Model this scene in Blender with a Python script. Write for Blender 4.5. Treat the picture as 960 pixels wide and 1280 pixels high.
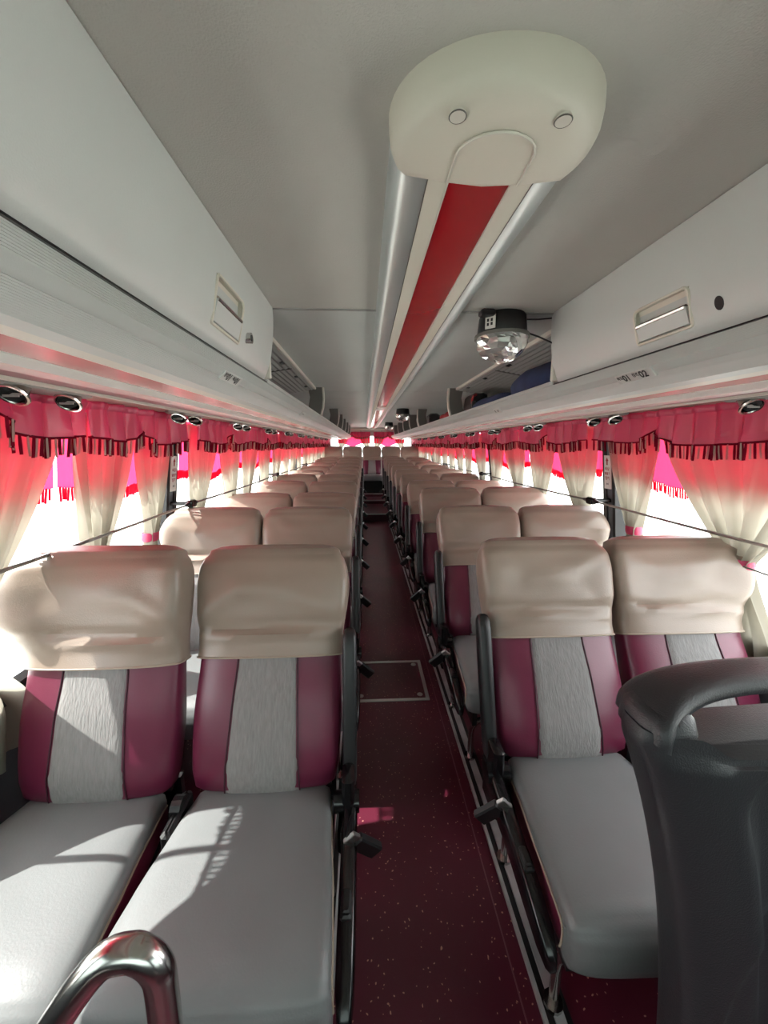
import bpy, math, random
from mathutils import Vector, Matrix
random.seed(7)
for o in list(bpy.data.objects):
    bpy.data.objects.remove(o)
scene = bpy.context.scene
COL = scene.collection
PI = math.pi

# ------------------------------------------------------------------ camera
CAM = (-0.17, 0.0, 1.42)
cam_d = bpy.data.cameras.new('camera'); cam = bpy.data.objects.new('camera', cam_d)
COL.objects.link(cam); scene.camera = cam
cam_d.sensor_fit = 'HORIZONTAL'; cam_d.sensor_width = 36.0; cam_d.lens = 18.0
cam_d.clip_start = 0.02; cam_d.clip_end = 300
psi, tilt = math.radians(2.82), math.radians(9.926)
fw = Vector((math.sin(psi)*math.cos(tilt), math.cos(psi)*math.cos(tilt), -math.sin(tilt)))
cam.location = CAM
cam.rotation_euler = fw.to_track_quat('-Z', 'Y').to_euler()

# ------------------------------------------------------------------ world, sun, exposure
world = bpy.data.worlds.new('world'); scene.world = world; world.use_nodes = True
wn = world.node_tree.nodes; wn.clear()
wout = wn.new('ShaderNodeOutputWorld'); wbg = wn.new('ShaderNodeBackground')
wbg.inputs['Color'].default_value = (0.97, 0.98, 1.0, 1); wbg.inputs['Strength'].default_value = 3.4
world.node_tree.links.new(wbg.outputs[0], wout.inputs[0])
sun_d = bpy.data.lights.new('sun', 'SUN'); sun = bpy.data.objects.new('sun', sun_d); COL.objects.link(sun)
sun_d.energy = 6.5; sun_d.angle = math.radians(0.6); sun_d.color = (1.0, 0.96, 0.9)
sun_dir = Vector((0.66, 0.02, -0.75))          # direction the light travels
sun.rotation_euler = sun_dir.to_track_quat('-Z', 'Y').to_euler(); sun.location = (-6, -1, 8)
vs = scene.view_settings
vs.view_transform = 'Standard'; vs.look = 'None'; vs.gamma = 1.0; vs.use_curve_mapping = False
vs.exposure = 1.33

# ------------------------------------------------------------------ materials
def lin(c):
    return tuple(((v/255)/12.92 if v/255 <= .04045 else ((v/255+.055)/1.055)**2.4) for v in c)
def mat(name, rgb, rough=.5, metal=0.0, var=0.0, vscale=20, bump=0.0, bscale=200, spec=.5, coat=0, sheen=0, stretch=None, dirt=None):
    m = bpy.data.materials.new(name); m.use_nodes = True
    nt = m.node_tree; p = nt.nodes['Principled BSDF']
    c = lin(rgb)
    p.inputs['Base Color'].default_value = (*c, 1); p.inputs['Roughness'].default_value = rough
    p.inputs['Metallic'].default_value = metal; p.inputs['Specular IOR Level'].default_value = spec
    if coat: p.inputs['Coat Weight'].default_value = coat; p.inputs['Coat Roughness'].default_value = .15
    if sheen: p.inputs['Sheen Weight'].default_value = sheen
    tc = nt.nodes.new('ShaderNodeTexCoord'); mp = nt.nodes.new('ShaderNodeMapping')
    nt.links.new(tc.outputs['Object'], mp.inputs['Vector'])
    if stretch: mp.inputs['Scale'].default_value = stretch
    if var or dirt:
        n = nt.nodes.new('ShaderNodeTexNoise'); n.inputs['Scale'].default_value = vscale; n.inputs['Detail'].default_value = 4
        nt.links.new(mp.outputs[0], n.inputs['Vector'])
        r = nt.nodes.new('ShaderNodeValToRGB')
        r.color_ramp.elements[0].position = .3; r.color_ramp.elements[1].position = .7
        d = dirt and lin(dirt) or tuple(x*(1-var) for x in c)
        r.color_ramp.elements[0].color = (*d, 1)
        r.color_ramp.elements[1].color = (*(min(1, x*(1+var)) for x in c), 1)
        nt.links.new(n.outputs['Fac'], r.inputs['Fac']); nt.links.new(r.outputs[0], p.inputs['Base Color'])
    if bump:
        n2 = nt.nodes.new('ShaderNodeTexNoise'); n2.inputs['Scale'].default_value = bscale; n2.inputs['Detail'].default_value = 3
        b = nt.nodes.new('ShaderNodeBump'); b.inputs['Strength'].default_value = bump; b.inputs['Distance'].default_value = .004
        nt.links.new(mp.outputs[0], n2.inputs['Vector']); nt.links.new(n2.outputs['Fac'], b.inputs['Height'])
        nt.links.new(b.outputs[0], p.inputs['Normal'])
    return m
def cloth(name, rgb, trans=.5, rough=.6, gloss=.0, tint=None, tmul=1.0):
    m = bpy.data.materials.new(name); m.use_nodes = True
    nt = m.node_tree; nt.nodes.clear(); c = lin(rgb)
    out = nt.nodes.new('ShaderNodeOutputMaterial'); mix = nt.nodes.new('ShaderNodeMixShader')
    tc = nt.nodes.new('ShaderNodeTexCoord'); n = nt.nodes.new('ShaderNodeTexNoise'); n.inputs['Scale'].default_value = 9
    r = nt.nodes.new('ShaderNodeValToRGB')
    r.color_ramp.elements[0].color = (*(x*.9 for x in c), 1); r.color_ramp.elements[1].color = (*(min(1, x*1.05) for x in c), 1)
    nt.links.new(tc.outputs['Object'], n.inputs['Vector']); nt.links.new(n.outputs['Fac'], r.inputs['Fac'])
    p = nt.nodes.new('ShaderNodeBsdfPrincipled'); p.inputs['Roughness'].default_value = rough; p.inputs['Specular IOR Level'].default_value = gloss
    t = nt.nodes.new('ShaderNodeBsdfTranslucent')
    nt.links.new(r.outputs[0], p.inputs['Base Color'])
    t.inputs['Color'].default_value = (*(x*tmul for x in lin(tint or rgb)), 1)
    mix.inputs[0].default_value = trans
    nt.links.new(p.outputs[0], mix.inputs[1]); nt.links.new(t.outputs[0], mix.inputs[2]); nt.links.new(mix.outputs[0], out.inputs[0])
    return m
def glass_thin(name, tint=(1, 1, 1), refl=.06):
    m = bpy.data.materials.new(name); m.use_nodes = True
    nt = m.node_tree; nt.nodes.clear()
    out = nt.nodes.new('ShaderNodeOutputMaterial'); mix = nt.nodes.new('ShaderNodeMixShader')
    t = nt.nodes.new('ShaderNodeBsdfTransparent'); t.inputs[0].default_value = (*tint, 1)
    g = nt.nodes.new('ShaderNodeBsdfGlossy'); g.inputs['Roughness'].default_value = .02
    mix.inputs[0].default_value = refl
    nt.links.new(t.outputs[0], mix.inputs[1]); nt.links.new(g.outputs[0], mix.inputs[2]); nt.links.new(mix.outputs[0], out.inputs[0])
    return m
M = {}
M['ceil'] = mat('ceiling_vinyl', (188, 186, 180), .75, var=.05, vscale=3, bump=.25, bscale=350)
M['ceil2'] = mat('ceiling_panel_smooth', (190, 194, 191), .55, var=.03, vscale=4)
M['seam'] = mat('seam_grey', (92, 90, 86), .6)
M['rack'] = mat('rack_plastic', (186, 190, 188), .38, var=.03, vscale=5, bump=.08, bscale=600)
M['door'] = mat('cabinet_door_plastic', (192, 196, 194), .34, var=.03, vscale=4, bump=.1, bscale=500)
M['cream'] = mat('cream_plastic', (206, 202, 192), .4)
M['white'] = mat('white_gloss_strip', (225, 222, 218), .22, var=.04, vscale=8)
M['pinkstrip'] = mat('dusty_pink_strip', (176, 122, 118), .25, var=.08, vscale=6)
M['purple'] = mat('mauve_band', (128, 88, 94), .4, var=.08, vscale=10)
M['ventpanel'] = mat('beige_vent_panel', (172, 158, 146), .45, var=.04)
M['duct'] = mat('duct_grey', (150, 150, 147), .5)
M['black'] = mat('black_plastic', (18, 18, 20), .4, var=.2, vscale=30, bump=.1, bscale=400)
M['blackgl'] = mat('black_gloss_plastic', (14, 14, 16), .2)
M['bracket'] = mat('bracket_grey', (108, 106, 101), .5)
M['chrome'] = mat('chrome', (190, 187, 184), .2, metal=1.0)
M['steel'] = mat('brushed_steel', (190, 190, 188), .3, metal=1.0, var=.12, vscale=12, stretch=(1, .1, 1))
M['alu'] = mat('aluminium', (205, 207, 206), .35, metal=1.0)
M['railalu'] = mat('worn_rail_aluminium', (186, 188, 190), .32, metal=.35, var=.18, vscale=14)
M['silver'] = mat('silver_lamp_side', (196, 202, 202), .28, metal=.55)
M['red'] = mat('red_acrylic', (160, 20, 30), .16, var=.1, vscale=3, coat=.4)
M['lampbeige'] = mat('lamp_beige', (208, 203, 190), .45, bump=.06, bscale=500)
M['leather'] = mat('cream_leatherette', (140, 125, 113), .34, var=.06, vscale=5, bump=.12, bscale=260)
M['piping'] = mat('cream_piping', (158, 143, 128), .45)
M['burg'] = mat('burgundy_leatherette', (97, 31, 56), .36, var=.08, vscale=8, bump=.08, bscale=300)
M['fabric'] = mat('grey_slub_fabric', (126, 124, 123), .9, var=.11, vscale=75, bump=.5, bscale=90, stretch=(2.2, 2.2, .35), sheen=.2)
M['cushion'] = mat('grey_cushion_vinyl', (110, 112, 113), .42, var=.05, vscale=6, bump=.1, bscale=240)
M['pink'] = cloth('pink_satin', (214, 70, 112), .35, .34, .7, tint=(245, 60, 120), tmul=.5)
M['pinkout'] = cloth('pink_lining', (235, 60, 115), .85, .5, .2, tint=(255, 50, 88), tmul=.75)
M['creamcloth'] = cloth('cream_curtain_cloth', (208, 201, 184), .7, .8, .1, tmul=.42)
M['fr_red'] = cloth('fringe_burgundy', (122, 24, 44), .2, .8, tmul=.5)
M['fr_cream'] = cloth('fringe_cream', (180, 154, 146), .2, .8, tmul=.5)
M['pillar'] = mat('pillar_grey', (84, 90, 96), .5, var=.05)
M['wallgrey'] = mat('dark_wall_panel', (66, 70, 74), .6, var=.08, bump=.15, bscale=300)
M['rubber'] = mat('rubber_black', (16, 17, 19), .6)
M['shell'] = mat('charcoal_moulded_plastic', (44, 44, 48), .42, var=.06, vscale=8, bump=.25, bscale=420)
M['shell2'] = mat('charcoal_recess_plastic', (38, 39, 44), .5, bump=.25, bscale=420)
M['navy'] = mat('navy_cloth', (30, 44, 82), .8, var=.3, vscale=12, bump=.5, bscale=30)
M['redcloth'] = mat('red_cloth', (150, 30, 40), .7, var=.2)
M['sticker'] = mat('white_sticker', (222, 220, 214), .5)
M['plate'] = mat('grey_label_plate', (200, 201, 198), .4)
M['ink'] = mat('black_ink', (18, 18, 20), .6)
M['redink'] = mat('red_ink', (150, 30, 36), .6)
M['glass'] = glass_thin('window_glass', (.97, .99, .985), .05)
M['tinted'] = glass_thin('light_cut_glass', (.55, .6, .58), .06)  # unseen front glass, its tint put in to dim light on the front seats
M['ground'] = mat('sunlit_concrete', (205, 203, 196), .9, var=.1, vscale=.6)
M['wall_out'] = mat('pale_outer_wall', (215, 220, 216), .9, var=.06, vscale=1.0)
M['bus_out'] = mat('dark_hull', (150, 150, 150), .5)
# burgundy floor vinyl with pale chips
def floor_mat():
    m = mat('burgundy_speckled_vinyl', (82, 24, 40), .34, bump=.1, bscale=300)
    nt = m.node_tree; p = nt.nodes['Principled BSDF']
    tc = [n for n in nt.nodes if n.type == 'TEX_COORD'][0]
    v = nt.nodes.new('ShaderNodeTexVoronoi'); v.inputs['Scale'].default_value = 70
    w = nt.nodes.new('ShaderNodeTexNoise'); w.inputs['Scale'].default_value = 30
    nt.links.new(tc.outputs['Object'], w.inputs['Vector'])
    add = nt.nodes.new('ShaderNodeVectorMath'); add.operation = 'MULTIPLY_ADD'; add.inputs[1].default_value = (.03, .03, .03)
    nt.links.new(w.outputs['Color'], add.inputs[0]); nt.links.new(tc.outputs['Object'], add.inputs[2]); nt.links.new(add.outputs[0], v.inputs['Vector'])
    r = nt.nodes.new('ShaderNodeValToRGB'); r.color_ramp.elements[0].position = .13; r.color_ramp.elements[1].position = .18
    r.color_ramp.elements[0].color = (1, 1, 1, 1); r.color_ramp.elements[1].color = (0, 0, 0, 1)
    nt.links.new(v.outputs['Distance'], r.inputs['Fac'])
    sel = nt.nodes.new('ShaderNodeSeparateColor'); nt.links.new(v.outputs['Color'], sel.inputs[0])
    gt = nt.nodes.new('ShaderNodeMath'); gt.operation = 'GREATER_THAN'; gt.inputs[1].default_value = .5; nt.links.new(sel.outputs[0], gt.inputs[0])
    mu = nt.nodes.new('ShaderNodeMath'); mu.operation = 'MULTIPLY'; nt.links.new(r.outputs[0], mu.inputs[0]); nt.links.new(gt.outputs[0], mu.inputs[1])
    n3 = nt.nodes.new('ShaderNodeTexNoise'); n3.inputs['Scale'].default_value = 5; n3.inputs['Detail'].default_value = 5
    nt.links.new(tc.outputs['Object'], n3.inputs['Vector'])
    base = nt.nodes.new('ShaderNodeMix'); base.data_type = 'RGBA'
    base.inputs[6].default_value = (*lin((70, 19, 35)), 1); base.inputs[7].default_value = (*lin((92, 29, 47)), 1); nt.links.new(n3.outputs['Fac'], base.inputs[0])
    mx = nt.nodes.new('ShaderNodeMix'); mx.data_type = 'RGBA'
    nt.links.new(mu.outputs[0], mx.inputs[0]); nt.links.new(base.outputs[2], mx.inputs[6]); mx.inputs[7].default_value = (*lin((196, 150, 128)), 1)
    nt.links.new(mx.outputs[2], p.inputs['Base Color'])
    return m
M['floor'] = floor_mat()

# ------------------------------------------------------------------ helpers
def mk(name, verts, faces, m, smooth=False, auto=None):
    me = bpy.data.meshes.new(name); me.from_pydata([tuple(v) for v in verts], [], faces); me.update()
    if m: me.materials.append(M[m] if isinstance(m, str) else m)
    if smooth:
        for p in me.polygons: p.use_smooth = True
        me.set_sharp_from_angle(angle=math.radians(auto or 40))
    return me
def add(name, me, parent=None, loc=(0, 0, 0), rot=(0, 0, 0)):
    o = bpy.data.objects.new(name, me); COL.objects.link(o)
    o.location = loc; o.rotation_euler = rot
    if parent: o.parent = parent
    return o
def tag(o, label, cat, group=None, kind=None):
    if label: o['label'] = label
    if cat: o['category'] = cat
    if group: o['group'] = group
    if kind: o['kind'] = kind
    return o
def struct(o, label=None, cat=None):
    o['kind'] = 'structure'
    if label: o['label'] = label
    if cat: o['category'] = cat
    return o
def empty(name, loc=(0, 0, 0)):
    o = bpy.data.objects.new(name, None); COL.objects.link(o); o.location = loc; o.empty_display_size = .05
    return o
class G:      # geometry collector
    def __init__(s): s.v = []; s.f = []
    def addm(s, v, f):
        n = len(s.v); s.v += [tuple(p) for p in v]; s.f += [tuple(i+n for i in q) for q in f]; return s
    def hexa(s, c):
        return s.addm(c, [(0, 3, 2, 1), (4, 5, 6, 7), (0, 1, 5, 4), (1, 2, 6, 5), (2, 3, 7, 6), (3, 0, 4, 7)])
    def box(s, x0, x1, y0, y1, z0, z1):
        x0, x1 = min(x0, x1), max(x0, x1); y0, y1 = min(y0, y1), max(y0, y1)
        return s.hexa([(x0, y0, z0), (x1, y0, z0), (x1, y1, z0), (x0, y1, z0), (x0, y0, z1), (x1, y0, z1), (x1, y1, z1), (x0, y1, z1)])
    def rbox(s, x0, x1, y0, y1, z0, z1, r=.005):      # box with chamfered edges
        x0, x1 = min(x0, x1), max(x0, x1); y0, y1 = min(y0, y1), max(y0, y1)
        rings = []
        for z, q in ((z0, r), (z0+r, 0), (z1-r, 0), (z1, r)):
            a, b, c, d = x0+q, x1-q, y0+q, y1-q
            k = r
            rings.append([(a+k, c, z), (b-k, c, z), (b, c+k, z), (b, d-k, z), (b-k, d, z), (a+k, d, z), (a, d-k, z), (a, c+k, z)])
        return s.loft(rings, True, True, True)
    def loft(s, rings, closed=True, cap0=True, cap1=True):
        n = len(rings[0]); v = [p for r in rings for p in r]; f = []
        for i in range(len(rings)-1):
            for j in range(n if closed else n-1):
                k = (j+1) % n
                f.append((i*n+j, i*n+k, (i+1)*n+k, (i+1)*n+j))
        if cap0: f.append(tuple(reversed(range(n))))
        if cap1: f.append(tuple(range((len(rings)-1)*n, len(rings)*n)))
        return s.addm(v, f)
    def tube(s, pts, r, seg=8, caps=True):
        pts = [Vector(p) for p in pts]; rings = []; up = None
        for i, p in enumerate(pts):
            t = (pts[min(i+1, len(pts)-1)]-pts[max(i-1, 0)]).normalized()
            if up is None:
                up = Vector((0, 0, 1)) if abs(t.z) < .9 else Vector((1, 0, 0))
            a = t.cross(up).normalized(); up = a.cross(t).normalized()
            rr = r[i] if isinstance(r, (list, tuple)) else r
            rings.append([p + (a*math.cos(2*PI*k/seg)+up*math.sin(2*PI*k/seg))*rr for k in range(seg)])
        return s.loft(rings, True, caps, caps)
    def grid(s, nu, nv, fn):
        v = [fn(i/nu, j/nv) for j in range(nv+1) for i in range(nu+1)]
        f = [(j*(nu+1)+i, j*(nu+1)+i+1, (j+1)*(nu+1)+i+1, (j+1)*(nu+1)+i) for j in range(nv) for i in range(nu)]
        return s.addm(v, f)
    def prism_y(s, prof, y0, y1):       # closed XZ polygon along Y
        return s.loft([[(x, y0, z) for x, z in prof], [(x, y1, z) for x, z in prof]], True, True, True)
    def strip_y(s, prof, y0, y1, ny=1):  # open XZ polyline along Y
        return s.loft([[(x, y0+(y1-y0)*k/ny, z) for x, z in prof] for k in range(ny+1)], False, False, False)
    def shift(s, d):
        s.v = [(p[0]-d[0], p[1]-d[1], p[2]-d[2]) for p in s.v]; return s
    def mesh(s, name, m, smooth=False, auto=None): return mk(name, s.v, s.f, m, smooth, auto)
    def obj(s, name, m, parent=None, smooth=False, auto=None):
        if parent is not None:
            d = parent.location if parent.parent is None else parent.location+parent.parent.location
            s.shift(d)
        return add(name, s.mesh(name, m, smooth, auto), parent)
def crv(pts, t):       # smooth monotone interpolation of [(t,v)...]
    if t <= pts[0][0]: return pts[0][1]
    for (a, va), (b, vb) in zip(pts, pts[1:]):
        if t <= b:
            q = (t-a)/(b-a); q = q*q*(3-2*q)*.5+q*.5
            return va+(vb-va)*q
    return pts[-1][1]
def arc(cx, cy, r, a0, a1, n): return [(cx+r*math.cos(a0+(a1-a0)*k/n), cy+r*math.sin(a0+(a1-a0)*k/n)) for k in range(n+1)]

# ------------------------------------------------------------------ shell of the coach
CZ = 1.855                    # ceiling
Y0, Y1 = -1.3, 10.15
def wx(z): return 1.15+(1.545-z)*.12     # inner wall line leans in towards the top
g = G(); g.box(-1.34, 1.34, Y0, Y1, -.08, 0)
floor = struct(g.obj('floor', 'floor'))
for sx in (-.222, .222):      # welded seam line along the aisle
    g = G(); g.box(sx-.002, sx+.002, Y0, 7.1, 0, .0012)
    g.obj('floor_seam', mat('seam_line', (120, 78, 84), .5), floor)
# rear steps
g = G(); g.rbox(-.27, .27, 7.1, Y1, 0, .14, .004); st = struct(g.obj('floor_step', 'floor'))
g = G(); g.box(-.27, .27, 7.09, 7.12, .125, .146); g.obj('nosing', 'alu', st)
g = G(); g.rbox(-1.30, 1.30, 8.95, Y1, .14, .29, .004); st2 = struct(g.obj('floor_platform', 'floor'))
g = G(); g.box(-.27, .27, 8.94, 8.97, .275, .296); g.obj('nosing', 'alu', st2)
g = G(); g.rbox(-.27, .27, 8.35, 8.95, .14, .22, .004); st3 = struct(g.obj('floor_step', 'floor'))
g = G(); g.box(-.27, .27, 8.34, 8.37, .205, .226); g.obj('nosing', 'alu', st3)

# ceiling: backing slab + panels that the seams divide
g = G(); g.box(-1.2, 1.2, Y0, Y1, CZ+.012, CZ+.05); ceiling = struct(g.obj('ceiling', 'seam'))
seams = [Y0, 1.355, 3.30, 4.74, 6.40, 8.1, Y1]
for i, (a, b) in enumerate(zip(seams, seams[1:])):
    g = G(); g.rbox(-1.18, 1.18, a+.003, b-.003, CZ, CZ+.014, .003)
    g.obj('ceiling_panel', 'ceil' if i == 0 else 'ceil2', ceiling)
g = G(); g.rbox(-.52, .52, 1.349, 1.361, CZ-.003, CZ+.004, .001); g.obj('seam_strip', 'duct', ceiling)

# side walls
PIL = [0.02, 2.07, 4.12, 6.17, 8.22, 10.1]
ZS, ZT = .70, 1.56             # window sill, window head
def hex_wall(g, s, ya, yb, za, zb, o0, o1):
    # slab following the leaning wall, between offsets o0 (inner) and o1 (outer)
    c = []
    for z in (za, zb):
        c += [(s*(wx(z)+o0), ya, z), (s*(wx(z)+o1), ya, z), (s*(wx(z)+o1), yb, z), (s*(wx(z)+o0), yb, z)]
    if s < 0: c = [c[i] for i in (3, 2, 1, 0, 7, 6, 5, 4)]
    g.hexa(c)
for s, side in ((-1, 'left'), (1, 'right')):
    g = G(); hex_wall(g, s, Y0, Y1, 0, ZS, 0.0, .07)
    w = struct(g.obj('wall_'+side, 'wallgrey'))
    g = G(); hex_wall(g, s, Y0, Y1, ZT, CZ+.05, .0, .07); g.obj('header', 'rack', w)
    g = G(); hex_wall(g, s, Y0, Y1, ZS, ZS+.03, -.012, .06); g.obj('sill', 'alu', w)
    g = G(); hex_wall(g, s, Y0, Y1, ZS-.05, ZS-.004, -.01, .0); g.obj('sill_gasket', 'rubber', w)
    for y in PIL:
        g = G(); hex_wall(g, s, y-.05, y+.05, ZS, ZT, .0, .07); p = g.obj('pillar', 'pillar', w)
        g = G(); hex_wall(g, s, y-.052, y-.028, ZS, ZT, -.004, .072); g.obj('gasket', 'rubber', p)
        g = G(); hex_wall(g, s, y+.02, y+.052, ZS, ZT, -.006, .072); g.obj('gasket', 'rubber', p)
    for k, (a, b) in enumerate(zip(PIL, PIL[1:])):
        n = k+1+(5 if s > 0 else 0)
        g = G(); hex_wall(g, s, a+.05, b-.05, ZS+.03, ZT, .045, .049)
        wd = struct(g.obj('window_%d' % n, 'glass'))
        mid = (a+b)/2-.28 if k == 0 else (a+b)/2
        g = G(); hex_wall(g, s, mid-.009, mid+.009, ZS+.03, ZT, .03, .06); g.obj('divider', 'rubber', wd)
    # beside the driver, unseen: panels round a smaller window, added to cut light
    g = G(); hex_wall(g, s, Y0, -.8, ZS, ZT, .0, .07); g.obj('front_shade_panel', 'wallgrey', w)
    g = G(); hex_wall(g, s, -.8, -.03, 1.40, ZT, .0, .07); g.obj('front_shade_panel', 'wallgrey', w)
    g = G(); hex_wall(g, s, -.8, -.03, ZS+.03, 1.40, .045, .049); struct(g.obj('window_%d' % (13 if s < 0 else 14), 'tinted'))
# front and rear ends
g = G()
g.box(-1.3, 1.3, Y0-.06, Y0, 0, .95)
g.box(-1.3, 1.3, Y0-.06, Y0, 1.70, 1.92)
wf = struct(g.obj('wall_front', 'wallgrey'))
g = G(); g.box(-1.3, 1.3, Y0-.04, Y0-.034, .95, 1.70); wdf = struct(g.obj('window_11', 'tinted'))
g = G(); g.box(-1.3, 1.3, Y1, Y1+.06, 0, 1.12); g.box(-1.3, 1.3, Y1, Y1+.06, 1.64, 1.92)
g.box(-1.3, -1.04, Y1, Y1+.06, 1.12, 1.64); g.box(1.04, 1.3, Y1, Y1+.06, 1.12, 1.64)
wr = struct(g.obj('wall_rear', 'ceil2'))
for x in (-.27, .27):
    g = G(); g.box(x-.004, x+.004, Y1-.004, Y1+.001, 1.64, CZ); g.obj('panel_joint', 'seam', wr)
g = G(); g.rbox(-.56, .56, Y1-.06, Y1, 1.79, 1.84, .01); g.obj('rear_trim', 'cream', wr)
g = G(); g.box(-1.04, 1.04, Y1+.03, Y1+.035, 1.12, 1.64); wdr = struct(g.obj('window_12', 'glass'))
# outside ground
g = G(); g.box(-60, 60, -40, 60, -1.32, -1.3)
struct(g.obj('ground_outside', 'ground'))

# ------------------------------------------------------------------ floor fittings
h = empty('floor_hatch', (-.035, 2.135, 0))
x0, x1, ya, yb = -.255, .185, 1.935, 2.34
g = G(); g.rbox(x0+.022, x1-.022, ya+.022, yb-.022, 0, .004, .001); g.obj('hatch_lid', 'floor', h)
for bx in ((x0, x1, ya, ya+.02), (x0, x1, yb-.02, yb), (x0, x0+.02, ya+.02, yb-.02), (x1-.02, x1, ya+.02, yb-.02)):
    g = G(); g.rbox(bx[0], bx[1], bx[2], bx[3], 0, .006, .0015); g.obj('frame_strip', 'alu', h)
for cx in (x0+.05, x1-.05):
    for cy in (ya+.05, yb-.05):
        g = G(); g.loft([[(cx+.016*math.cos(2*PI*k/14)*q, cy+.016*math.sin(2*PI*k/14)*q, z) for k in range(14)] for q, z in ((1, .003), (1, .006), (.7, .0075))], True, False, True)
        g.obj('screw', 'steel', h, True)
tag(h, 'silver-framed square access hatch let into the burgundy aisle floor', 'floor hatch')
for s, side in ((-1, 'left'), (1, 'right')):
    r = empty('seat_rail', (s*.29, 4.0, 0))
    yE = 8.9
    for a, b, z, mm, nm in ((.262, .272, .014, 'railalu', 'edge_strip'), (.272, .292, .004, 'rubber', 'groove'), (.292, .318, .012, 'railalu', 'track'), (.318, .335, .005, 'rubber', 'groove')):
        g = G(); g.box(s*a, s*b, .05, yE, 0, z); g.obj(nm, mm, r)
    tag(r, 'long chrome seat mounting rail along the %s side of the aisle floor' % side, 'rail')

# ------------------------------------------------------------------ luggage racks
def nose_pts():
    # (x,z) from the door line round to the lip, with fine ribs in two bands
    P0 = [(.508, 1.632), (.516, 1.612), (.53, 1.595), (.55, 1.58), (.575, 1.568), (.60, 1.561)]
    out = []; segs = 72
    for i in range(segs+1):
        t = i/segs*(len(P0)-1); k = min(int(t), len(P0)-2); q = t-k
        x = P0[k][0]*(1-q)+P0[k+1][0]*q; z = P0[k][1]*(1-q)+P0[k+1][1]*q
        f = i/segs
        if (f < .26 or .45 < f < .84) and i % 2: x += .0011; z += .0016
        out.append((x, z))
    return out
NP = nose_pts()
BRK = [3.08, 4.85, 5.75, 6.7, 7.75, 8.8]
def text_mesh(body, size, m):
    cu = bpy.data.curves.new('txt', 'FONT'); cu.body = body; cu.size = size; cu.offset = size*.03; cu.align_x = 'CENTER'; cu.align_y = 'CENTER'
    o = bpy.data.objects.new('txt', cu); COL.objects.link(o)
    bpy.context.view_layer.update()
    me = bpy.data.meshes.new_from_object(o.evaluated_get(bpy.context.evaluated_depsgraph_get()))
    bpy.data.objects.remove(o); me.materials.clear(); me.materials.append(M[m])
    return me
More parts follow.
